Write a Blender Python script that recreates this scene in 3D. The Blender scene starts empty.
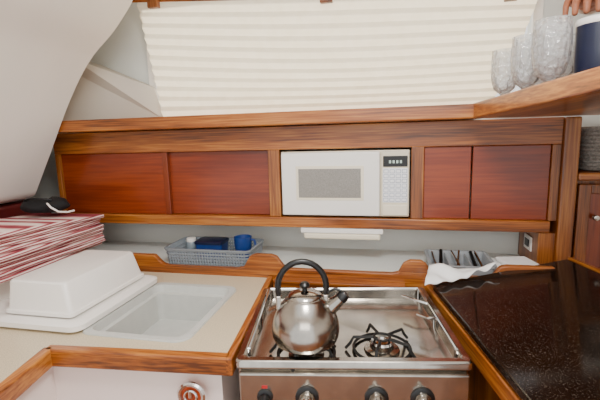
import bpy, bmesh, math, random
from mathutils import Matrix, Vector
random.seed(4)
rad=math.radians
SC=bpy.context.scene; COL=bpy.context.collection

# ---------------------------------------------------------------- materials
def newmat(name):
    m=bpy.data.materials.new(name); m.use_nodes=True
    return m, m.node_tree, m.node_tree.nodes['Principled BSDF']
def rgb(h):
    h=h.lstrip('#'); v=[int(h[i:i+2],16)/255 for i in (0,2,4)]
    return tuple((c/12.92 if c<=.04045 else ((c+.055)/1.055)**2.4) for c in v)+(1,)
def plain(name,col,rough=.5,metal=0,noise=0,nscale=40,coat=0,bump=0):
    m,nt,b=newmat(name); c=rgb(col)
    b.inputs['Base Color'].default_value=c; b.inputs['Roughness'].default_value=rough
    b.inputs['Metallic'].default_value=metal; b.inputs['Coat Weight'].default_value=coat
    tc=nt.nodes.new('ShaderNodeTexCoord'); n=nt.nodes.new('ShaderNodeTexNoise')
    n.inputs['Scale'].default_value=nscale; n.inputs['Detail'].default_value=4
    nt.links.new(tc.outputs['Object'],n.inputs['Vector'])
    r=nt.nodes.new('ShaderNodeValToRGB')
    d=1-noise; r.color_ramp.elements[0].position=.35; r.color_ramp.elements[1].position=.65
    r.color_ramp.elements[0].color=(c[0]*d,c[1]*d,c[2]*d,1); r.color_ramp.elements[1].color=c
    nt.links.new(n.outputs['Fac'],r.inputs['Fac']); nt.links.new(r.outputs['Color'],b.inputs['Base Color'])
    if bump:
        bp=nt.nodes.new('ShaderNodeBump'); bp.inputs['Strength'].default_value=bump; bp.inputs['Distance'].default_value=.003
        nt.links.new(n.outputs['Fac'],bp.inputs['Height']); nt.links.new(bp.outputs['Normal'],b.inputs['Normal'])
    return m
def wood(name,dark,mid,light,axis='x',rough=.35,coat=.3,fine=90,big=14):
    m,nt,b=newmat(name)
    b.inputs['Roughness'].default_value=rough; b.inputs['Coat Weight'].default_value=coat; b.inputs['Coat Roughness'].default_value=.12
    tc=nt.nodes.new('ShaderNodeTexCoord')
    def nz(across,along,det):
        mp=nt.nodes.new('ShaderNodeMapping'); s=[across]*3; s['xyz'.index(axis)]=along
        mp.inputs['Scale'].default_value=s
        n=nt.nodes.new('ShaderNodeTexNoise'); n.inputs['Scale'].default_value=1; n.inputs['Detail'].default_value=det; n.inputs['Distortion'].default_value=.4
        nt.links.new(tc.outputs['Object'],mp.inputs['Vector']); nt.links.new(mp.outputs['Vector'],n.inputs['Vector']); return n
    a=nz(big,1.2,3); f=nz(fine*2.2,6,5)
    mx=nt.nodes.new('ShaderNodeMath'); mx.operation='MULTIPLY_ADD'; mx.inputs[1].default_value=.45
    nt.links.new(f.outputs['Fac'],mx.inputs[0])
    m2=nt.nodes.new('ShaderNodeMath'); m2.operation='MULTIPLY'; m2.inputs[1].default_value=.55
    nt.links.new(a.outputs['Fac'],m2.inputs[0]); nt.links.new(m2.outputs[0],mx.inputs[2])
    r=nt.nodes.new('ShaderNodeValToRGB'); e=r.color_ramp.elements
    e[0].position=.38; e[0].color=rgb(dark); e[1].position=.62; e[1].color=rgb(light)
    k=e.new(.5); k.color=rgb(mid)
    nt.links.new(mx.outputs[0],r.inputs['Fac']); nt.links.new(r.outputs['Color'],b.inputs['Base Color'])
    bp=nt.nodes.new('ShaderNodeBump'); bp.inputs['Strength'].default_value=.08; bp.inputs['Distance'].default_value=.002
    nt.links.new(f.outputs['Fac'],bp.inputs['Height']); nt.links.new(bp.outputs['Normal'],b.inputs['Normal'])
    return m
TEAKx=wood('teak_x','#55290b','#955018','#bd7a33','x')
TEAKy=wood('teak_y','#55290b','#955018','#bd7a33','y')
TEAKz=wood('teak_z','#4c230a','#864816','#a86a2c','z')
MAHx=wood('mahogany_x','#6a2206','#7e2d08','#8f3a0c','x',rough=.28,coat=.25,fine=60,big=9)
MAHz=wood('mahogany_z','#561a05','#6c2607','#7e320b','z',rough=.28,coat=.25,fine=60,big=9)
WHITE=plain('white_gelcoat','#f3ece2',.35,noise=.02,nscale=6)
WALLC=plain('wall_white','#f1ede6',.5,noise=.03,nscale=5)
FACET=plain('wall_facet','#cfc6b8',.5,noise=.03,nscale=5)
WALLB=plain('recess_white','#e2e6e2',.4,noise=.04,nscale=8)
SPECK=plain('laminate','#dccbac',.35,noise=.3,nscale=350)
PLAST=plain('white_plastic','#f4f0ea',.35,noise=.02,nscale=12)
CREAM=plain('cream_plastic','#efe4cc',.35,noise=.02)
STEEL=plain('stainless','#bfb9b0',.16,1,noise=.28,nscale=18)
STEELB=plain('brushed_steel','#b5afa6',.2,1,noise=.2,nscale=30)
CHROME=plain('chrome','#dcdcdc',.08,1)
BLACK=plain('black_plastic','#0c0c0d',.35,noise=.1)
IRON=plain('black_iron','#121212',.5,noise=.2,nscale=120)
def glossmat():
    m,nt,b=newmat('smoked_gloss'); tc=nt.nodes.new('ShaderNodeTexCoord')
    n=nt.nodes.new('ShaderNodeTexNoise'); n.inputs['Scale'].default_value=7; n.inputs['Detail'].default_value=5
    n2=nt.nodes.new('ShaderNodeTexNoise'); n2.inputs['Scale'].default_value=420; n2.inputs['Detail'].default_value=2
    nt.links.new(tc.outputs['Object'],n.inputs['Vector']); nt.links.new(tc.outputs['Object'],n2.inputs['Vector'])
    r=nt.nodes.new('ShaderNodeValToRGB'); r.color_ramp.elements[0].position=.4;r.color_ramp.elements[1].position=.75
    r.color_ramp.elements[0].color=(.06,.06,.06,1); r.color_ramp.elements[1].color=(.18,.18,.18,1)
    nt.links.new(n.outputs['Fac'],r.inputs['Fac']); nt.links.new(r.outputs[0],b.inputs['Roughness'])
    s=nt.nodes.new('ShaderNodeValToRGB'); s.color_ramp.elements[0].position=.60;s.color_ramp.elements[1].position=.72
    s.color_ramp.elements[0].color=rgb('#150d09'); s.color_ramp.elements[1].color=rgb('#5c5046')
    nt.links.new(n2.outputs['Fac'],s.inputs['Fac']); nt.links.new(s.outputs[0],b.inputs['Base Color'])
    b.inputs['Specular IOR Level'].default_value=.5
    return m
GLOSS=glossmat()
GREYT=plain('grey_tray_plastic','#9a9ea2',.3,noise=.05)
NAVY=plain('navy_plastic','#131c38',.3,noise=.1)
BLUE=plain('blue_plastic','#1c3a7c',.35,noise=.1)
PAPER=plain('paper','#f3f3f1',.7)
MESHG=plain('mw_window','#98938c',.3,noise=.35,nscale=500)
WICK=plain('wicker','#9a948c',.8,noise=.5,nscale=140,bump=.6)
SKIN=plain('skin','#a8694c',.55,noise=.12,nscale=60)
SLEEVE=plain('shirt_sleeve','#d8d2c8',.85,noise=.08,nscale=80)
BLKCLOTH=plain('black_cloth','#111114',.85,noise=.3,nscale=70,bump=.4)
def stripemat():
    m,nt,b=newmat('striped_linen'); b.inputs['Roughness'].default_value=.9
    tc=nt.nodes.new('ShaderNodeTexCoord'); w=nt.nodes.new('ShaderNodeTexWave'); w.wave_type='BANDS'; w.bands_direction='Z'
    w.inputs['Scale'].default_value=42; w.inputs['Distortion'].default_value=1.8; w.inputs['Detail'].default_value=2; w.inputs['Detail Scale'].default_value=.6
    mp=nt.nodes.new('ShaderNodeMapping'); mp.inputs['Scale'].default_value=(.25,.25,1)
    nt.links.new(tc.outputs['Object'],mp.inputs['Vector']); nt.links.new(mp.outputs[0],w.inputs['Vector'])
    r=nt.nodes.new('ShaderNodeValToRGB'); e=r.color_ramp.elements
    e[0].position=.06; e[0].color=rgb('#8c2f3c'); e[1].position=.80; e[1].color=rgb('#eed9d2')
    k=e.new(.34); k.color=rgb('#c77b7e')
    nt.links.new(w.outputs['Fac'],r.inputs['Fac']); nt.links.new(r.outputs[0],b.inputs['Base Color']); return m
STRIPE=stripemat()
def glassmat():
    m,nt,b=newmat('crystal'); b.inputs['Transmission Weight'].default_value=.8; b.inputs['Roughness'].default_value=.03; b.inputs['IOR'].default_value=1.5
    b.inputs['Base Color'].default_value=(.95,.96,.97,1)
    tc=nt.nodes.new('ShaderNodeTexCoord'); v=nt.nodes.new('ShaderNodeTexVoronoi'); v.inputs['Scale'].default_value=75
    nt.links.new(tc.outputs['Object'],v.inputs['Vector']); bp=nt.nodes.new('ShaderNodeBump'); bp.inputs['Strength'].default_value=.9; bp.inputs['Distance'].default_value=.006
    nt.links.new(v.outputs['Distance'],bp.inputs['Height']); nt.links.new(bp.outputs['Normal'],b.inputs['Normal']); return m
CRYS=glassmat()
def blindmat():
    m=bpy.data.materials.new('blind_fabric'); m.use_nodes=True; nt=m.node_tree; nt.nodes.clear()
    o=nt.nodes.new('ShaderNodeOutputMaterial'); d=nt.nodes.new('ShaderNodeBsdfDiffuse'); t=nt.nodes.new('ShaderNodeBsdfTranslucent'); mx=nt.nodes.new('ShaderNodeMixShader')
    n=nt.nodes.new('ShaderNodeTexNoise'); n.inputs['Scale'].default_value=30; r=nt.nodes.new('ShaderNodeValToRGB')
    r.color_ramp.elements[0].color=rgb('#e9dcc0'); r.color_ramp.elements[1].color=rgb('#f6ebd6')
    tc=nt.nodes.new('ShaderNodeTexCoord'); nt.links.new(tc.outputs['Object'],n.inputs['Vector']); nt.links.new(n.outputs['Fac'],r.inputs['Fac'])
    nt.links.new(r.outputs[0],d.inputs[0]); nt.links.new(r.outputs[0],t.inputs[0]); mx.inputs[0].default_value=.5
    nt.links.new(d.outputs[0],mx.inputs[1]); nt.links.new(t.outputs[0],mx.inputs[2]); nt.links.new(mx.outputs[0],o.inputs[0]); return m
BLIND=blindmat()

# ---------------------------------------------------------------- frames
WALL=Matrix.Translation((0,1.45,0))@Matrix.Rotation(rad(-12.5),4,'Z')
STV=Matrix.Translation((.113,.985,0))@Matrix.Rotation(rad(-3.6),4,'Z')
ID=Matrix.Identity(4)
def w2l(F,x,y,z=0): return F.inverted()@Vector((x,y,z))

def empty(name,F=ID,loc=(0,0,0),rz=0):
    e=bpy.data.objects.new(name,None); COL.objects.link(e); e.empty_display_size=.05
    e.matrix_world=F@Matrix.Translation(loc)@Matrix.Rotation(rz,4,'Z'); return e
def finish(bm,name,mat,parent=None,F=None,smooth=False,bevel=0,seg=2,loc=None):
    bmesh.ops.recalc_face_normals(bm,faces=bm.faces)
    me=bpy.data.meshes.new(name); bm.to_mesh(me); bm.free()
    if smooth:
        for p in me.polygons: p.use_smooth=True
        me.set_sharp_from_angle(angle=rad(38))
    o=bpy.data.objects.new(name,me); COL.objects.link(o); me.materials.append(mat)
    if parent: o.parent=parent
    elif F is not None: o.matrix_world=F
    if bevel:
        b=o.modifiers.new('bev','BEVEL'); b.width=bevel; b.segments=seg; b.limit_method='ANGLE'
    return o
def addbox(bm,x0,x1,y0,y1,z0,z1):
    v=[bm.verts.new(p) for p in [(x0,y0,z0),(x1,y0,z0),(x1,y1,z0),(x0,y1,z0),(x0,y0,z1),(x1,y0,z1),(x1,y1,z1),(x0,y1,z1)]]
    for f in [(0,3,2,1),(4,5,6,7),(0,1,5,4),(1,2,6,5),(2,3,7,6),(3,0,4,7)]: bm.faces.new([v[i] for i in f])
def box(name,b,mat,parent=None,F=None,bevel=.002,seg=2):
    bm=bmesh.new(); addbox(bm,*b); return finish(bm,name,mat,parent,F,bevel=bevel,seg=seg)
def boxes(name,L,mat,parent=None,F=None,bevel=0):
    bm=bmesh.new()
    for b in L: addbox(bm,*b)
    return finish(bm,name,mat,parent,F,bevel=bevel)
def prism(name,pts,z0,z1,mat,parent=None,F=None,plane='xy',caps=True,bevel=0,seg=2,smooth=False):
    bm=bmesh.new()
    def P(p,h): return (p[0],p[1],h) if plane=='xy' else ((p[0],h,p[1]) if plane=='xz' else (h,p[0],p[1]))
    A=[bm.verts.new(P(p,z0)) for p in pts]; B=[bm.verts.new(P(p,z1)) for p in pts]; n=len(pts)
    for i in range(n): bm.faces.new((A[i],A[(i+1)%n],B[(i+1)%n],B[i]))
    if caps: bm.faces.new(A[::-1]); bm.faces.new(B)
    return finish(bm,name,mat,parent,F,bevel=bevel,seg=seg,smooth=smooth)
def rrpts(x0,x1,y0,y1,r,n=6):
    r=min(r,(x1-x0)/2-1e-4,(y1-y0)/2-1e-4); out=[]
    for cx,cy,a in [(x1-r,y1-r,0),(x0+r,y1-r,90),(x0+r,y0+r,180),(x1-r,y0+r,270)]:
        for i in range(n+1):
            t=rad(a+90*i/n); out.append((cx+r*math.cos(t),cy+r*math.sin(t)))
    return out
def loft(name,loops,mat,parent=None,F=None,cap0=True,cap1=True,smooth=True):
    bm=bmesh.new(); R=[]
    for l in loops: R.append([bm.verts.new((p[0],p[1],l[5])) for p in rrpts(*l[:5])])
    for a,b in zip(R,R[1:]):
        n=len(a)
        for i in range(n): bm.faces.new((a[i],a[(i+1)%n],b[(i+1)%n],b[i]))
    if cap0: bm.faces.new(R[0][::-1])
    if cap1: bm.faces.new(R[-1])
    return finish(bm,name,mat,parent,F,smooth=smooth)
def addlathe(bm,prof,c=(0,0,0),n=40,flute=0,nf=12):
    R=[]
    for r,z in prof:
        if r<1e-5: R.append([bm.verts.new((c[0],c[1],c[2]+z))])
        else: R.append([bm.verts.new((c[0]+r*(1+flute*math.cos(nf*2*math.pi*i/n))*math.cos(2*math.pi*i/n),c[1]+r*(1+flute*math.cos(nf*2*math.pi*i/n))*math.sin(2*math.pi*i/n),c[2]+z)) for i in range(n)])
    for a,b in zip(R,R[1:]):
        if len(a)==1 and len(b)==1: continue
        for i in range(n):
            j=(i+1)%n
            if len(a)==1: bm.faces.new((a[0],b[j],b[i]))
            elif len(b)==1: bm.faces.new((a[i],a[j],b[0]))
            else: bm.faces.new((a[i],a[j],b[j],b[i]))
def lathe(name,prof,mat,parent=None,F=None,c=(0,0,0),n=40,rot=None,flute=0,nf=12):
    bm=bmesh.new(); addlathe(bm,prof,(0,0,0) if rot else c,n,flute,nf)
    if rot: bmesh.ops.transform(bm,matrix=Matrix.Translation(c)@rot,verts=bm.verts)
    return finish(bm,name,mat,parent,F,smooth=True)
def addtube(bm,pts,r,n=10,closed=False,flat=1):
    pts=[Vector(p) for p in pts]; rs=r if isinstance(r,(list,tuple)) else [r]*len(pts); R=[]; N=len(pts); up=None
    for i,p in enumerate(pts):
        if closed: t=(pts[(i+1)%N]-pts[i-1])
        else: t=pts[min(i+1,N-1)]-pts[max(i-1,0)]
        t.normalize()
        if up is None:
            up=Vector((0,0,1)) if abs(t.z)<.9 else Vector((0,1,0))
        a=up-t*up.dot(t); a.normalize(); up=a; b=t.cross(a)
        R.append([bm.verts.new(p+(a*math.cos(2*math.pi*k/n)*flat+b*math.sin(2*math.pi*k/n))*rs[i]) for k in range(n)])
    rng=range(N) if closed else range(N-1)
    for i in rng:
        A=R[i]; B=R[(i+1)%N]
        for k in range(n): bm.faces.new((A[k],A[(k+1)%n],B[(k+1)%n],B[k]))
    if not closed: bm.faces.new(R[0][::-1]); bm.faces.new(R[-1])
def tube(name,pts,r,mat,parent=None,F=None,n=10,closed=False,flat=1):
    bm=bmesh.new(); addtube(bm,pts,r,n,closed,flat); return finish(bm,name,mat,parent,F,smooth=True)
def tubes(name,L,r,mat,parent=None,F=None,n=8):
    bm=bmesh.new()
    for p in L: addtube(bm,p,r,n)
    return finish(bm,name,mat,parent,F,smooth=True)
def ring(cx,cy,z,r,n=32): return [(cx+r*math.cos(2*math.pi*i/n),cy+r*math.sin(2*math.pi*i/n),z) for i in range(n)]
def cutout(o,pts,z0,z1):
    c=prism('cutter',pts,z0,z1,WHITE,None,o.matrix_world.copy())
    m=o.modifiers.new('b','BOOLEAN'); m.operation='DIFFERENCE'; m.object=c; m.solver='EXACT'
    bpy.context.view_layer.update(); dg=bpy.context.evaluated_depsgraph_get()
    me=bpy.data.meshes.new_from_object(o.evaluated_get(dg)); o.modifiers.clear(); o.data=me
    bpy.data.objects.remove(c)
ROTX=Matrix.Rotation(rad(90),4,'X')

# ---------------------------------------------------------------- room shell
box('floor',(-1.6,1.7,-2.6,.4,-.05,0),TEAKx,F=WALL,bevel=0)
HX0,HX1,HZ0,HZ1=-.66,.80,1.50,2.02
boxes('wall_back',[(-1.6,1.7,.2,.24,0,HZ0),(-1.6,1.7,.2,.24,HZ1,2.1),(-1.6,HX0,.2,.24,HZ0,HZ1),(HX1,1.7,.2,.24,HZ0,HZ1)],WALLB,F=WALL)
box('wall_left',(-1.64,-1.6,-2.6,.24,0,2.1),WALLC,F=WALL,bevel=0)
box('wall_right',(1.7,1.74,-2.6,.24,0,2.1),WALLC,F=WALL,bevel=0)
boxes('ceiling',[(-1.6,1.7,-.55,.24,2.06,2.1),(-1.6,1.7,-2.6,-1.7,2.06,2.1),(-1.6,-.5,-1.7,-.55,2.06,2.1),(1.0,1.7,-1.7,-.55,2.06,2.1)],WALLC,F=WALL)
w=empty('window_1',WALL)
boxes('frame',[(HX0-.03,HX0,.185,.2,HZ0-.02,HZ1+.03),(HX1,HX1+.03,.185,.2,HZ0-.02,HZ1+.03),(HX0,HX1,.185,.2,HZ0-.02,HZ0),(HX0,HX1,.185,.2,HZ1,HZ1+.03)],PLAST,w)
ctrl=[(-1.058,1.197),(-.955,1.37),(-.844,1.556),(-.742,1.690),(-.63,1.785),(-.545,1.88),(-.505,1.96),(-.49,2.055)]
e1=[]
for i in range(len(ctrl)-1):
    p0=ctrl[max(i-1,0)];p1=ctrl[i];p2=ctrl[i+1];p3=ctrl[min(i+2,len(ctrl)-1)]
    for k in range(6):
        t=k/6; e1.append(tuple(.5*((2*p1[q])+(-p0[q]+p2[q])*t+(2*p0[q]-5*p1[q]+4*p2[q]-p3[q])*t*t+(-p0[q]+3*p1[q]-3*p2[q]+p3[q])*t**3) for q in (0,1)))
e1.append(ctrl[-1])
prism('wall_left_deckhead',e1+[(-1.58,2.055),(-1.58,1.18),(-1.10,1.18)],-2.2,-.10,WALLC,F=WALL,plane='xz',smooth=True)
bm=bmesh.new()
P=[(-1.15,.02,1.485),(-.62,.165,1.485),(-.66,.17,1.62),(-.93,.03,1.735),(-1.15,.0,1.80)]
A=[bm.verts.new(p) for p in P]; B=[bm.verts.new((p[0],.198,p[2])) for p in P]
bm.faces.new(A); bm.faces.new(B[::-1])
for i in range(5): bm.faces.new((A[i],B[i],B[(i+1)%5],A[(i+1)%5]))
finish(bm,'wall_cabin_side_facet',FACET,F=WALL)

# ---------------------------------------------------------------- pleated blind
b=empty('pleated_window_blind',WALL)
bm=bmesh.new(); NP=11; NX=40
rows=[]
prf=[(0,-.005),(.42,.0055),(.5,.0065),(.58,.0055)]
for j in range(NP*4+1):
    k,ph=divmod(j,4); v=min(1,(k+prf[ph][0])/NP); off=prf[ph][1]; row=[]
    for i in range(NX+1):
        u=i/NX
        bl=Vector((-.60,.12,1.495)); br=Vector((.665,.12,1.49)); tl=Vector((-.672,.12,1.95)); tr=Vector((.80,.12,1.845))
        p=(bl*(1-u)+br*u)*(1-v)+(tl*(1-u)+tr*u)*v
        p.z-= .022*math.sin(math.pi*u)*math.sin(math.pi*v)
        p.z+= .030*(-u)*math.sin(math.pi*v)*.5
        p.y+= -off+.003*math.sin(u*9+v*5)
        row.append(bm.verts.new(p))
    rows.append(row)
for a,c in zip(rows,rows[1:]):
    for i in range(NX): bm.faces.new((a[i],a[i+1],c[i+1],c[i]))
finish(bm,'pleats',BLIND,b)
tr_=empty('curtain_rail',WALL)
bm=bmesh.new(); addtube(bm,[(-.685,.093,1.950),(.05,.093,1.896),(.78,.093,1.842)],.011,4); finish(bm,'rail',TEAKx,tr_)
boxes('brackets',[(-.60,-.555,.070,.092,1.905,1.945),(.075,.12,.070,.092,1.862,1.90),(.68,.72,.070,.092,1.813,1.855)],TEAKz,tr_,bevel=.003)

# ---------------------------------------------------------------- long shelf (back + right wing)
sh=empty('overhead_shelf',WALL)
box('board_back',(-.93,.60,-.08,.19,1.438,1.462),TEAKx,sh)
box('lip_back',(-.93,.575,-.092,-.076,1.438,1.482),TEAKx,sh,bevel=.004)
def slab8(name,P,Z0,Z1,mat,par,bevel=.003):
    bm=bmesh.new(); n=len(P); A=[bm.verts.new((p[0],p[1],z)) for p,z in zip(P,Z0)]; B=[bm.verts.new((p[0],p[1],z)) for p,z in zip(P,Z1)]
    bm.faces.new(A[::-1]); bm.faces.new(B)
    for i in range(n): bm.faces.new((A[i],A[(i+1)%n],B[(i+1)%n],B[i]))
    return finish(bm,name,mat,par,bevel=bevel)
def WL(x,y): q=w2l(WALL,x,y); return (q.x,q.y)
slab8('board_wing',[WL(.545,1.262),WL(.455,.45),WL(1.15,.45),WL(1.2,1.25)],[1.438,1.460,1.460,1.438],[1.462,1.482,1.482,1.462],TEAKy,sh)
slab8('lip_wing',[WL(.536,1.258),WL(.445,.45),WL(.463,.45),WL(.554,1.258)],[1.437,1.462,1.462,1.437],[1.484,1.497,1.497,1.484],TEAKy,sh,bevel=.004)

# ---------------------------------------------------------------- galley cabinet
cb=empty('galley_wall_cabinet',WALL)
box('rail_top',(-1.04,.85,0,.03,1.352,1.436),TEAKx,cb)
box('rail_bottom',(-1.04,.83,-.008,.03,1.066,1.104),TEAKx,cb,bevel=.004)
box('bottom_board',(-1.04,.83,.02,.2,1.07,1.085),TEAKx,cb)
box('top_board',(-1.04,.84,.03,.2,1.40,1.436),TEAKx,cb)
for i,(a,c) in enumerate([(-.117,-.074),(.392,.434),(.824,.85)]):
    box('stile_%d'%i,(a,c,.001,.03,1.104,1.352),TEAKz,cb)
box('stile_left',(-1.04,-1.02,.001,.03,1.104,1.352),TEAKz,cb)
box('door_a',(-1.02,-.548,.012,.024,1.104,1.352),MAHx,cb,bevel=.003)
box('door_b',(-.565,-.117,.026,.036,1.104,1.352),MAHx,cb,bevel=.003)
box('door_a_edge',(-.552,-.530,.008,.028,1.104,1.352),MAHz,cb)
box('door_c',(.434,.586,.012,.024,1.104,1.352),MAHx,cb,bevel=.003)
box('door_d',(.590,.824,.010,.022,1.104,1.352),MAHx,cb,bevel=.003)
box('side_left',(-1.04,-1.02,.03,.2,1.07,1.40),MAHz,cb)

pp=empty('partition_post',WALL)
box('post',(.85,.897,-.012,.199,.93,1.436),TEAKz,pp,bevel=.006)
box('post_lower',(.80,.85,.0,.199,.933,1.064),TEAKz,pp)
ot=empty('outlet_plate',WALL)
box('plate',(.794,.7995,.05,.12,.985,1.035),PLAST,ot)
box('socket',(.791,.794,.065,.105,.997,1.023),BLACK,ot)

# microwave
mw=empty('microwave_oven',WALL)
PANEL=plain('panel_beige','#e0d5bd',.4,noise=.02)
BTN=plain('button_pale','#f3f3f6',.5); BTNL=plain('button_outline','#8d95a8',.5); LCD=plain('lcd_pale','#b9cfc4',.4)
box('case',(-.07,.388,.012,.19,1.108,1.344),CREAM,mw,bevel=.004)
box('door',(-.066,.287,-.006,.012,1.112,1.340),PLAST,mw,bevel=.005,seg=3)
box('window_border',(-.012,.232,-.0075,-.005,1.168,1.292),CREAM,mw,bevel=.001)
box('window',(-.002,.222,-.009,-.007,1.178,1.282),MESHG,mw,bevel=.001)
box('control_panel',(.291,.386,-.006,.012,1.112,1.340),PANEL,mw,bevel=.004)
box('keypad_field',(.297,.381,-.0072,-.005,1.162,1.282),BTN,mw,bevel=.001)
box('display',(.298,.380,-.0085,-.005,1.287,1.324),BLACK,mw,bevel=.001)
boxes('display_digits',[(.318+.012*i,.325+.012*i,-.0092,-.0083,1.299,1.309) for i in range(4)],LCD,mw)
boxes('button_rims',[(.300+.0205*i,.3165+.0205*i,-.0085,-.007,1.166+.0165*j,1.1785+.0165*j) for i in range(4) for j in range(7)],BTNL,mw)
boxes('buttons',[(.3015+.0205*i,.3150+.0205*i,-.0092,-.008,1.1675+.0165*j,1.177+.0165*j) for i in range(4) for j in range(7)],BTN,mw)
box('open_button',(.298,.380,-.010,-.005,1.117,1.155),CREAM,mw,bevel=.002)
ul=empty('under_cabinet_light',WALL)
box('housing',(-.0,.300,-.004,.06,1.045,1.066),PLAST,ul,bevel=.004)
box('diffuser',(.01,.290,-.002,.056,1.022,1.046),CREAM,ul,bevel=.008,seg=3)

# ---------------------------------------------------------------- recess shelf + fiddle
box('recess_shelf',(-1.07,.86,-.125,.2,.915,.932),WALLB,F=WALL)
prof=[(-.66,.90),(-.66,.985),(-.52,.985),(-.49,.955),(-.47,.948),(-.20,.948),(-.175,.955),(-.15,.995),(-.13,1.002),(-.075,1.002),(-.055,.995),(-.03,.962),(-.01,.955),(.33,.955),(.35,.96),(.365,.99),(.385,1.0),(.42,1.0),(.435,.99),(.455,.962),(.47,.955),(.61,.955),(.63,.962),(.65,.99),(.67,.995),(.80,.995),(.80,.90)]
prism('trim_fiddle',prof,-.15,-.13,TEAKx,F=WALL,plane='xz',bevel=.004)

# ---------------------------------------------------------------- left counter
cpts=[(-.036,-.655),(-.085,-.152),(-1.3,-.152),(-1.3,-1.25),(-.345,-1.25),(-.46,-.69)]
ct=prism('countertop',cpts,.895,.92,SPECK,F=WALL)
WX0,WX1,WY0,WY1=-.44,-.165,-.60,-.27
cutout(ct,rrpts(WX0,WX1,WY0,WY1,.03),.85,.95)
loft('icebox_well',[(WX0-.016,WX1+.014,WY0-.014,WY1+.016,.038,.9205),(WX0-.014,WX1+.012,WY0-.012,WY1+.014,.036,.925),(WX0+.004,WX1-.004,WY0+.004,WY1-.004,.03,.9245),(WX0+.008,WX1-.008,WY0+.008,WY1-.008,.03,.902),(WX0+.020,WX1-.020,WY0+.020,WY1-.024,.020,.900),(WX0+.022,WX1-.022,WY0+.022,WY1-.026,.018,.815)],
     plain('icebox_white','#c4c5c0',.4,noise=.05),F=WALL,cap0=False)
prism('galley_base_cabinet',[(-.05,-.645),(-.098,-.165),(-1.29,-.165),(-1.29,-1.24),(-.355,-1.24),(-.468,-.68)],0,.894,plain('base_panel','#efe0da',.4,noise=.02,nscale=10),F=WALL,caps=False)
def rail(name,a,c,wd,z0,z1,mat,F=WALL):
    a=Vector(a);c=Vector(c);t=(c-a).normalized();nn=Vector((-t.y,t.x))*wd/2
    return prism(name,[tuple(a-nn),tuple(c-nn),tuple(c+nn),tuple(a+nn)],z0,z1,mat,F=F,bevel=.004)
rail('trim_1',(-.466,-.692),(-.022,-.655),.026,.885,.928,TEAKx)
rail('trim_2',(-.022,-.668),(-.078,-.155),.018,.885,.928,TEAKy)
rail('trim_3',(-.46,-.69),(-.345,-1.25),.026,.885,.928,TEAKy)
q=w2l(WALL,-.25,.835)
la=empty('round_latch',WALL,(q.x,-.672,.835),rad(4.9))
lathe('escutcheon',[(0.022,.001),(.030,0),(.033,.002),(.033,.007),(.029,.010),(.024,.009),(.022,.004)],CHROME,la,rot=ROTX)
lathe('recess_cup',[(0,0.001),(.0225,.001),(.0225,.004),(0,.004)],plain('orange_reflection','#b5461c',.3,noise=.3,nscale=80),la,rot=ROTX)  # coppery reflection in the latch centre, painted as an orange disc
tube('pull_ring',[(.014*math.cos(t*math.pi/12),-.009,.014*math.sin(t*math.pi/12)) for t in range(24)],.0028,CHROME,la,closed=True,n=8)
box('pull_tab',(-.004,.004,-.012,-.004,-.004,.016),CHROME,la)

lid=empty('icebox_lid',WALL)
a0,a1,b0,b1=-.80,-.438,-.625,-.245
loft('slab',[(a0+.005,a1-.005,b0+.005,b1-.005,.03,.9255),(a0,a1,b0,b1,.032,.929),(a0,a1,b0,b1,.032,.942),(a0+.01,a1-.01,b0+.01,b1-.01,.03,.948),(a0+.025,a1-.025,b0+.025,b1-.025,.025,.948),(a0+.035,a1-.035,b0+.035,b1-.035,.025,.9445)],PLAST,lid)
bn=empty('white_storage_bin',WALL)
a0,a1,b0,b1=-.700,-.484,-.590,-.262
loft('shell',[(a0,a1,b0,b1,.014,.949),(a0,a1,b0,b1,.014,.958),(a0+.006,a1-.006,b0+.006,b1-.006,.012,.960),(a0+.014,a1-.022,b0+.012,b1-.018,.014,1.034),(a0+.018,a1-.026,b0+.016,b1-.022,.012,1.038),(a0+.028,a1-.036,b0+.026,b1-.032,.010,1.039)],PLAST,bn)
box('locker_ledge',(-1.05,-.81,-.66,-.17,.9255,1.008),WHITE,F=WALL)
st=empty('folded_striped_linen_stack',WALL)
NL=9
for i in range(NL):
    y0=-.66+random.uniform(-.010,.010); x1=-.738+random.uniform(-.012,.010); fx=random.uniform(.003,.009); sg=random.uniform(4,8)
    bm=bmesh.new(); NY=18
    def hz(k,t): return 1.010+k*(.0168*(1-t)+.0136*t)+.004*math.sin(t*5+.6)*k/NL
    secs=[]
    for j in range(NY+1):
        t=j/NY; y=y0+(-.125-y0)*t; za=hz(i,t)+.0008+.0014*math.sin(t*9+i); zb=hz(i+1,t)+.0014*math.sin(t*9+i+1)
        xx=x1+fx*math.sin(t*sg+i*1.7); r=(zb-za)/2; mid=(za+zb)/2
        ps=[(-1.045,za)]+[(xx-r+r*math.cos(a),mid+r*math.sin(a)) for a in [rad(-90+22.5*q_) for q_ in range(9)]]+[(-1.045,zb)]
        secs.append([bm.verts.new((p[0],y,p[1])) for p in ps])
    for A_,B_ in zip(secs,secs[1:]):
        n=len(A_)
        for k in range(n): bm.faces.new((A_[k],A_[(k+1)%n],B_[(k+1)%n],B_[k]))
    bm.faces.new(secs[0]); bm.faces.new(secs[-1][::-1])
    finish(bm,'fold_%d'%i,STRIPE,st,smooth=True)
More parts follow.
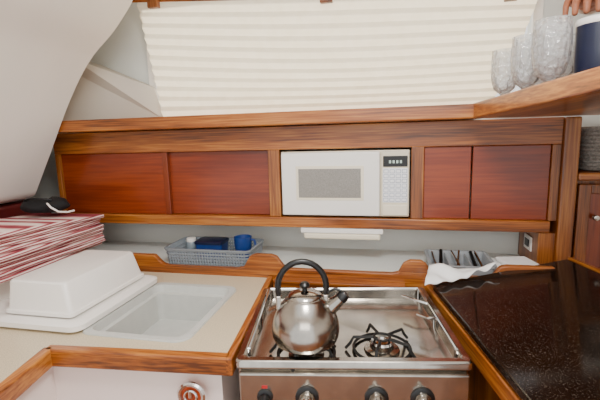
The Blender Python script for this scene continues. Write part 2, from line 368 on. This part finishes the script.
# soft black bag lying on the far end of the stack
TOPZ=1.148
bk=empty('black_drawstring_bag',WALL,(-.915,-.20,TOPZ))
bm=bmesh.new(); N1,N2=36,14; Rg=[]
for j in range(1,N2):
    ph=math.pi*j/N2-math.pi/2; row=[]
    for i in range(N1):
        th=2*math.pi*i/N1; rr=math.cos(ph)**.7*(1+.07*math.sin(3*th+1)+.05*math.sin(7*th+4*ph))
        row.append(bm.verts.new((.085*rr*math.cos(th),.062*rr*math.sin(th),.026+.026*math.sin(ph)*(1+.25*math.sin(2*th+.5)) if ph>0 else .026+.025*math.sin(ph))))
    Rg.append(row)
for A_,B_ in zip(Rg,Rg[1:]):
    for i in range(N1): bm.faces.new((A_[i],A_[(i+1)%N1],B_[(i+1)%N1],B_[i]))
bm.faces.new(Rg[0][::-1]); bm.faces.new(Rg[-1])
finish(bm,'pouch',BLKCLOTH,bk,smooth=True)
tube('drawcord',[(.05,-.04,.040),(.075,-.052,.028),(.098,-.045,.012),(.108,-.02,.006),(.112,.01,.006)],.0035,PLAST,bk)
tube('strap',[(-.05,-.035,.045),(-.02,-.05,.058),(.02,-.045,.060),(.05,-.02,.050)],.006,BLACK,bk,flat=.5)
box('red_settee_locker',(-1.58,-1.085,-1.3,-.0,.93,1.17),plain('dark_red_leather','#5a1414',.5,noise=.2,nscale=20),F=WALL,bevel=.01)

# ---------------------------------------------------------------- baskets on recess shelf
def pbasket(name,x0,x1,y0,y1,z0,h,mat,pw=.0022):
    e=empty(name,WALL)
    loft('floor_tray',[(x0+.012,x1-.012,y0+.012,y1-.012,.02,z0),(x0+.01,x1-.01,y0+.01,y1-.01,.02,z0+.01)],mat,e)
    bm=bmesh.new()
    for k in range(5):
        t=k/4; o=.01*(1-t); zz=z0+.012+(h-.02)*t
        addtube(bm,[(p[0],p[1],zz) for p in rrpts(x0+o,x1-o,y0+o,y1-o,.02,4)],pw,6,closed=True)
    nx=int((x1-x0)/.012)
    for i in range(nx+1):
        x=x0+.02+(x1-x0-.04)*i/nx
        for yy,o in ((y0,.01),(y1,-.01)): addtube(bm,[(x,yy+o,z0),(x,yy,z0+h)],pw,4)
    ny=int((y1-y0)/.012)
    for i in range(ny+1):
        y=y0+.02+(y1-y0-.04)*i/ny
        for xx,o in ((x0,.01),(x1,-.01)): addtube(bm,[(xx+o,y,z0),(xx,y,z0+h)],pw,4)
    finish(bm,'lattice',mat,e)
    loft('rim',[(x0-.002,x1+.002,y0-.002,y1+.002,.022,z0+h-.008),(x0-.006,x1+.006,y0-.006,y1+.006,.026,z0+h-.004),(x0-.006,x1+.006,y0-.006,y1+.006,.026,z0+h),(x0+.002,x1-.002,y0+.002,y1-.002,.02,z0+h),(x0+.002,x1-.002,y0+.002,y1-.002,.02,z0+h-.008)],mat,e,cap0=False,cap1=False)
    return e
pbasket('plastic_storage_basket',-.50,-.165,-.115,.06,.933,.068,plain('basket_blue_grey','#848c93',.4),.0034)
e=empty('blue_cup',WALL,(-.222,-.02,.944)); r=.034
lathe('cup',[(0,0),(r*.75,0),(r*.95,.05),(r,.085),(r*.93,.085),(r*.85,.05),(0,.006)],BLUE,e)
tube('handle',[(r*.9,0,.075),(r+.012,0,.072),(r+.016,0,.05),(r+.010,0,.028),(r*.85,0,.024)],.004,BLUE,e)
e=empty('blue_food_box',WALL,(-.352,-.015,.944))
loft('box',[(-.050,.050,-.035,.035,.010,0),(-.055,.055,-.04,.04,.012,.058)],BLUE,e)
loft('lid',[(-.058,.058,-.043,.043,.013,.0585),(-.058,.058,-.043,.043,.013,.067),(-.053,.053,-.038,.038,.012,.070)],NAVY,e)
e=empty('spice_jar',WALL,(-.452,.01,.944))
lathe('jar',[(0,0),(.020,0),(.021,.004),(.021,.045),(.017,.052),(0,.052)],plain('jar_grey','#7d8a94',.2,noise=.1),e)
lathe('cap',[(0,.0525),(.018,.0525),(.018,.066),(0,.067)],PLAST,e)
# low silver-grey open cutlery tray
tx0,tx1,ty0,ty1,tz=.450,.645,-.122,.05,.933
e=empty('cutlery_tray',WALL)
loft('tray',[(tx0+.006,tx1-.006,ty0+.006,ty1-.006,.010,tz),(tx0,tx1,ty0,ty1,.012,tz+.042),(tx0-.006,tx1+.006,ty0-.004,ty1+.006,.016,tz+.044),(tx0-.006,tx1+.006,ty0-.004,ty1+.006,.016,tz+.048),(tx0+.003,tx1-.003,ty0+.003,ty1-.003,.012,tz+.047),(tx0+.010,tx1-.010,ty0+.010,ty1-.010,.010,tz+.006)],GREYT,e)
boxes('dividers',[(.512,.516,ty0+.010,ty1-.010,tz+.005,tz+.040),(.578,.582,ty0+.010,ty1-.010,tz+.005,tz+.040)],GREYT,e)
ut=empty('kitchen_utensils',WALL)
tubes('handles',[[(.485,-.095,.950),(.500,.03,.986)],[(.60,-.095,.95),(.598,.03,.982)]],.006,BLACK,ut)
tubes('steel_tools',[[(.475,-.10,.957),(.470,.03,.978)],[(.535,-.10,.952),(.56,.03,.985)],[(.555,-.10,.950),(.535,.03,.984)],[(.622,-.10,.95),(.612,.03,.984)]],.004,CHROME,ut)
wd=empty('white_packets',WALL,(.720,-.035,.933))
for i,(dx,dy,rr) in enumerate([(0,0,6),(-.006,.01,-7),(.010,-.012,12)]):
    bm=bmesh.new(); addbox(bm,-.05,.05,-.055,.055,.016*i,.016*i+.015)
    bmesh.ops.transform(bm,matrix=Matrix.Translation((dx,dy,0))@Matrix.Rotation(rad(rr),4,'Z'),verts=bm.verts)
    finish(bm,'packet_%d'%i,PAPER,wd,bevel=.005)

# ---------------------------------------------------------------- stove
sv=empty('gimballed_gas_stove',STV)
X,Y=.247,.205
loft('body',[(-X,X,-Y,Y,.012,0.02),(-X,X,-Y,Y,.012,.905),(-X-.003,X+.003,-Y-.006,Y,.012,.912),(-X-.003,X+.003,-Y-.006,Y,.012,.926),(-X,X,-Y-.003,Y-.003,.012,.930),(-X+.012,X-.012,-Y+.010,Y-.012,.012,.930),(-X+.016,X-.016,-Y+.014,Y-.016,.014,.926),(-X+.018,X-.018,-Y+.018,Y-.018,.016,.900),(-X+.03,X-.03,-Y+.03,Y-.03,.016,.897)],STEEL,sv)
box('control_panel',(-X+.006,X-.006,-Y-.014,-Y+.002,.80,.905),STEELB,sv,bevel=.004)
box('oven_door',(-X+.01,X-.01,-Y-.02,-Y+.002,.30,.785),STEEL,sv,bevel=.006)
tube('oven_handle',[(-.18,-Y-.02,.74),(-.18,-Y-.05,.745),(.18,-Y-.05,.745),(.18,-Y-.02,.74)],.008,CHROME,sv)
def knob(x,big=True):
    y=-Y-.014; r=.021 if big else .013
    lathe('knob_skirt',[(0,0),(r+.004,0),(r+.004,.003),(r,.005),(0,.005)],BLACK,sv,c=(x,y,.852),rot=ROTX)
    lathe('knob_body',[(0,.004),(r*.86,.004),(r*.8,.022),(r*.7,.025),(0,.025)],STEEL if big else BLACK,sv,c=(x,y,.852),rot=ROTX,flute=.02,nf=10)
    if big: box('knob_grip',(x-.004,x+.004,y-.034,y-.02,.852-.018,.852+.018),STEELB,sv,bevel=.002)
for x,bg in [(-.186,False),(-.096,True),(.050,True),(.145,True)]: knob(x,bg)
boxes('badge_red',[(-.192,-.180,-Y-.0155,-Y-.0138,.872,.878)],plain('badge_red','#b02020',.4),sv)
def burner(x,y,tag):
    lathe('burner_base_'+tag,[(0,.897),(.042,.897),(.040,.902),(.028,.905),(.026,.912),(0,.912)],STEELB,sv,c=(x,y,0))
    lathe('burner_cap_'+tag,[(0,.912),(.024,.912),(.027,.916),(.024,.921),(.012,.923),(.009,.919),(0,.919)],CHROME,sv,c=(x,y,0))
    bm=bmesh.new(); addtube(bm,ring(x,y,.903,.066),.0035,8,closed=True)
    for k in range(5):
        a=rad(90+72*k+18); c,s=math.cos(a),math.sin(a)
        addtube(bm,[(x+.085*c,y+.085*s,.901),(x+.074*c,y+.074*s,.914),(x+.066*c,y+.066*s,.929),(x+.02*c,y+.02*s,.929)],.0036,8)
    addtube(bm,ring(x,y,.929,.019,20),.003,6,closed=True)
    finish(bm,'pan_support_'+tag,IRON,sv,smooth=True)
q=w2l(STV,.005,.865); KX,KY=q.x,q.y
q2=w2l(STV,.183,.875)
burner(KX,KY,'l'); burner(q2.x,q2.y,'r')
bm=bmesh.new()
for sx in (-1,1):
    x=sx*(X-.022)
    addtube(bm,[(x,-Y+.03,.938),(x,Y-.03,.938)],.004,8)
    for y in (-Y+.03,0,Y-.03): addtube(bm,[(x,y,.899),(x,y,.938)],.0035,8)
addtube(bm,[(-X+.022,Y-.03,.938),(X-.022,Y-.03,.938)],.004,8)
finish(bm,'fiddle_rails',CHROME,sv,smooth=True)
tubes('pot_clamp',[[(X-.022,.06,.938),(X-.06,.075,.945),(X-.085,.10,.945)],[(X-.022,-.03,.938),(X-.05,-.04,.945),(X-.07,-.02,.945)]],.0035,CHROME,sv)
box('trim_4',(-.06,.37,-.185,-.1515,.88,.925),TEAKx,F=WALL)

# kettle
kt=empty('whistling_kettle',STV,(KX,KY,.9335),rad(4))
S=.97
pr=[(0,0),(.066,0),(.074,.004),(.079,.016),(.0805,.030),(.079,.045),(.074,.062),(.066,.078),(.056,.092),(.045,.104),(.041,.108),(.0405,.110)]
lathe('body',[(r*S,z*S) for r,z in pr]+[(0,.110*S)],STEELB,kt,n=56)
lathe('lid',[(0,.104),(.0385,.104),(.0395,.1065),(.037,.111),(.024,.117),(.010,.120),(0,.1205)],STEEL,kt)
lathe('lid_knob',[(0,.120),(.006,.120),(.0055,.125),(.011,.129),(.012,.134),(.008,.139),(0,.140)],BLACK,kt)
arc=[]
for i in range(17):
    t=math.pi*(1.04-1.08*i/16); arc.append((.055*math.cos(t)-.006,0,.128+.060*math.sin(t)))
arc=[(-.060,0,.106)]+arc+[(.047,0,.106)]
tube('handle',arc,[.005]+[.0070]*17+[.005],BLACK,kt,n=12)
box('handle_bracket_l',(-.066,-.054,-.006,.006,.075,.110),STEEL,kt,bevel=.003)
box('handle_bracket_r',(.041,.053,-.006,.006,.080,.110),STEEL,kt,bevel=.003)
tube('spout',[(.050,-.004,.070),(.064,-.006,.086),(.077,-.008,.098),(.083,-.009,.104)],[.019,.0165,.0135,.0125],STEELB,kt,n=18)
tube('spout_whistle',[(.081,-.009,.102),(.088,-.01,.109),(.093,-.01,.113)],[.0142,.0135,.011],BLACK,kt,n=18)
tube('whistle_lever',[(.086,-.009,.118),(.070,-.006,.124),(.050,-.003,.116)],.003,BLACK,kt)

# ---------------------------------------------------------------- right counter with black board
prism('countertop.001',[(.405,.3),(.415,1.205),(.92,1.10),(1.1,.3)],.895,.92,SPECK,F=ID)
prism('galley_base_cabinet.001',[(.41,.32),(.42,1.18),(.9,1.08),(1.08,.32)],0,.894,TEAKz,F=ID,caps=False)
rail('trim_5',(.382,.30),(.398,1.205),.026,.885,.93,TEAKy,F=ID)
bd=empty('black_glossy_sink_cover')
def quadslab(name,P,th,mat,par,bevel=.003):
    bm=bmesh.new(); T=[bm.verts.new(p) for p in P]; Bm=[bm.verts.new((p[0],p[1],p[2]-th)) for p in P]
    bm.faces.new(T); bm.faces.new(Bm[::-1])
    for i in range(4): bm.faces.new((T[i],Bm[i],Bm[(i+1)%4],T[(i+1)%4]))
    return finish(bm,name,mat,par,bevel=bevel)
quadslab('panel',[(.385,1.125,.957),(.365,.33,.957),(.86,.33,1.0),(.825,1.195,1.0)],.018,GLOSS,bd)
quadslab('wood_edge',[(.826,1.197,1.006),(.861,.33,1.006),(.875,.33,1.006),(.84,1.197,1.006)],.084,TEAKy,bd)
quadslab('support',[(.405,1.11,.939),(.39,.34,.939),(.855,.34,.981),(.82,1.18,.981)],.018,TEAKy,bd)
bm=bmesh.new(); G=[]; N=14
c=[Vector((.348,1.085,.962)),Vector((.390,1.178,.985)),Vector((.590,1.150,.992)),Vector((.48,1.110,.972))]
for i in range(N+1):
    row=[]
    for j in range(N+1):
        u,v=i/N,j/N; p=(c[0]*(1-u)+c[3]*u)*(1-v)+(c[1]*(1-u)+c[2]*u)*v
        p.z+=.010*math.sin(u*7+v*4)*math.sin(v*5)+.008+.003*math.sin(u*17+v*11); row.append(bm.verts.new(p))
    G.append(row)
for i in range(N):
    for j in range(N): bm.faces.new((G[i][j],G[i+1][j],G[i+1][j+1],G[i][j+1]))
o=finish(bm,'white_dish_cloth',PAPER,smooth=True); m=o.modifiers.new('s','SOLIDIFY'); m.thickness=.0015

# ---------------------------------------------------------------- right side locker with door & wicker basket
lk=empty('side_locker',WALL)
box('carcass',(.90,1.60,.02,.199,.0,1.235),TEAKz,lk)
box('top_shelf',(.899,1.60,-.01,.199,1.236,1.262),TEAKx,lk,bevel=.005)
box('door',(.925,1.30,.004,.02,.93,1.215),MAHz,lk,bevel=.004)
boxes('door_frame',[(.905,.94,-.006,.012,.92,1.225),(1.28,1.31,-.006,.012,.92,1.225),(.94,1.28,-.006,.012,1.195,1.225),(.94,1.28,-.006,.012,.92,.95)],TEAKz,lk,bevel=.003)
lathe('knob',[(0,0),(.008,0),(.005,.005),(.009,.010),(.008,.015),(0,.017)],STEEL,lk,c=(.955,-.006,1.12),rot=ROTX)
wb=empty('wicker_basket',WALL)
bm=bmesh.new()
for k in range(11):
    o_=.012*(1-k/10); addtube(bm,[(p[0],p[1],1.2715+.0125*k) for p in rrpts(.925+o_,1.25-o_,.02+o_,.18-o_,.03,5)],.0075,8,closed=True)
finish(bm,'weave',WICK,wb,smooth=True)
loft('bottom',[(.94,1.235,.035,.165,.03,1.265),(.94,1.235,.035,.165,.03,1.271)],WICK,wb)
loft('cloth',[(.945,1.23,.04,.16,.03,1.272),(.94,1.235,.035,.165,.03,1.38),(.96,1.21,.05,.15,.03,1.40)],PLAST,wb)

# ---------------------------------------------------------------- glassware
gp=[(0,0),(.030,0),(.031,.003),(.010,.008),(.0055,.014),(.0055,.030),(.012,.038),(.028,.052),(.036,.080),(.0385,.112),(.036,.165),(.0335,.165),(.0355,.112),(.033,.082),(.025,.056),(.008,.044),(0,.042)]
for i,(x,y,s,h) in enumerate([(.596,1.185,.95,.95),(.602,1.085,1.0,1.02),(.602,.985,1.08,1.08),(.70,1.19,1,.95),(.70,1.08,1.0,1.0),(.79,1.15,.95,.98)]):
    zz=1.462+.022*(1.25-y)/.8+.003
    e=empty('wine_glass',ID,(x,y,zz)); lathe('glass',[(r*s,z*h) for r,z in gp],CRYS,e,n=90,flute=.02,nf=18)
mg=empty('navy_mug',ID,(.692,.955,1.474))
lathe('cup',[(0,0),(.040,0),(.044,.006),(.046,.10),(.047,.155),(.044,.155),(.043,.10),(.040,.01),(0,.008)],NAVY,mg)
lathe('rim',[(.0472,.155),(.0485,.158),(.0485,.166),(.046,.170),(.0435,.166),(.0435,.155)],PLAST,mg)
tube('handle',[(-.002,-.044,.12),(-.004,-.068,.125),(-.004,-.080,.10),(-.004,-.080,.068),(-.003,-.064,.045),(-.001,-.043,.047)],.007,PLAST,mg,n=12)

# ---------------------------------------------------------------- hand reaching for the mug
hd=empty('reaching_hand',ID)
H=Matrix.Translation((.718,1.055,1.717))@Matrix.Rotation(rad(140),4,'Z')@Matrix.Rotation(rad(-8),4,'X')
bm=bmesh.new()
def cap(pts,rs):
    for p,r in zip(pts,rs):
        bmesh.ops.create_uvsphere(bm,u_segments=14,v_segments=10,radius=r,matrix=Matrix.Translation(p))
    addtube(bm,pts,list(rs),14)
def ell(c,s):
    bmesh.ops.create_uvsphere(bm,u_segments=20,v_segments=14,radius=1,matrix=Matrix.Translation(c)@Matrix.Diagonal((*s,1)))
ell((0,-.045,0),(.042,.052,.016))
for x,y,L,r in [(-.030,-.008,.062,.0085),(-.010,0,.076,.009),(.011,-.002,.072,.0088),(.031,-.012,.056,.0078)]:
    cap([(x,y-.03,.002),(x,y+.0,.004),(x*1.08,y+L*.40,-.002),(x*1.12,y+L*.62,-.016),(x*1.12,y+L*.66,-.034)],[r*1.15,r*1.05,r,r*.92,r*.8])
cap([(-.030,-.075,-.004),(-.052,-.050,-.012),(-.062,-.022,-.022),(-.058,.002,-.032)],[.014,.0125,.0105,.009])
cap([(0,-.07,0),(0,-.11,.002),(.0,-.16,.008)],[.024,.024,.029])
bmesh.ops.transform(bm,matrix=H,verts=bm.verts)
o=finish(bm,'palm_and_fingers',SKIN,hd)
m=o.modifiers.new('r','REMESH'); m.mode='VOXEL'; m.voxel_size=.002; m.use_smooth_shade=True
m=o.modifiers.new('sm','SMOOTH'); m.iterations=3; m.factor=.5
bm=bmesh.new(); addtube(bm,[H@Vector((0,-.145,.006)),H@Vector((0,-.23,.05)),H@Vector((.02,-.32,.14))],[.038,.043,.05],20)
finish(bm,'sleeve',SLEEVE,hd,smooth=True)

# ---------------------------------------------------------------- lights & world
wld=bpy.data.worlds.new('sky'); SC.world=wld; wld.use_nodes=True
bg=wld.node_tree.nodes['Background']; bg.inputs[0].default_value=rgb('#eff0f0'); bg.inputs[1].default_value=1.9
def area(name,loc,target,size,power,col,sy=None):
    L=bpy.data.lights.new(name,'AREA'); L.energy=power; L.color=col; L.size=size
    if sy: L.shape='RECTANGLE'; L.size_y=sy
    o=bpy.data.objects.new(name,L); COL.objects.link(o); o.location=loc
    o.rotation_euler=(Vector(target)-Vector(loc)).to_track_quat('-Z','Y').to_euler(); return o
area('fill_behind_camera',(-.1,-1.0,2.0),(.1,1.2,1.1),1.2,15,(1,.96,.90),.9)  # added fill lamp behind the camera, no visible source
area('fill_overhead',(.05,.35,2.04),(.05,.7,0),.28,17,(1,.97,.92),.28)  # added small overhead fill for more directional light, source unseen
sun=bpy.data.lights.new('sun','SUN'); sun.energy=8; sun.angle=rad(3); sun.color=(1,.94,.82)
so=bpy.data.objects.new('sun',sun); COL.objects.link(so)
so.rotation_euler=Vector((-.15,-.85,-.75)).to_track_quat('-Z','Y').to_euler(); so.location=(0,4,4)

# ---------------------------------------------------------------- camera
cd=bpy.data.cameras.new('camera'); cd.sensor_width=36; cd.lens=24; cd.clip_start=.01
cam=bpy.data.objects.new('camera',cd); COL.objects.link(cam)
cam.matrix_world=Matrix.Translation((0,0,1.4))@Matrix.Rotation(rad(90-9.1),4,'X')@Matrix.Rotation(rad(-1.6),4,'Z')
SC.camera=cam
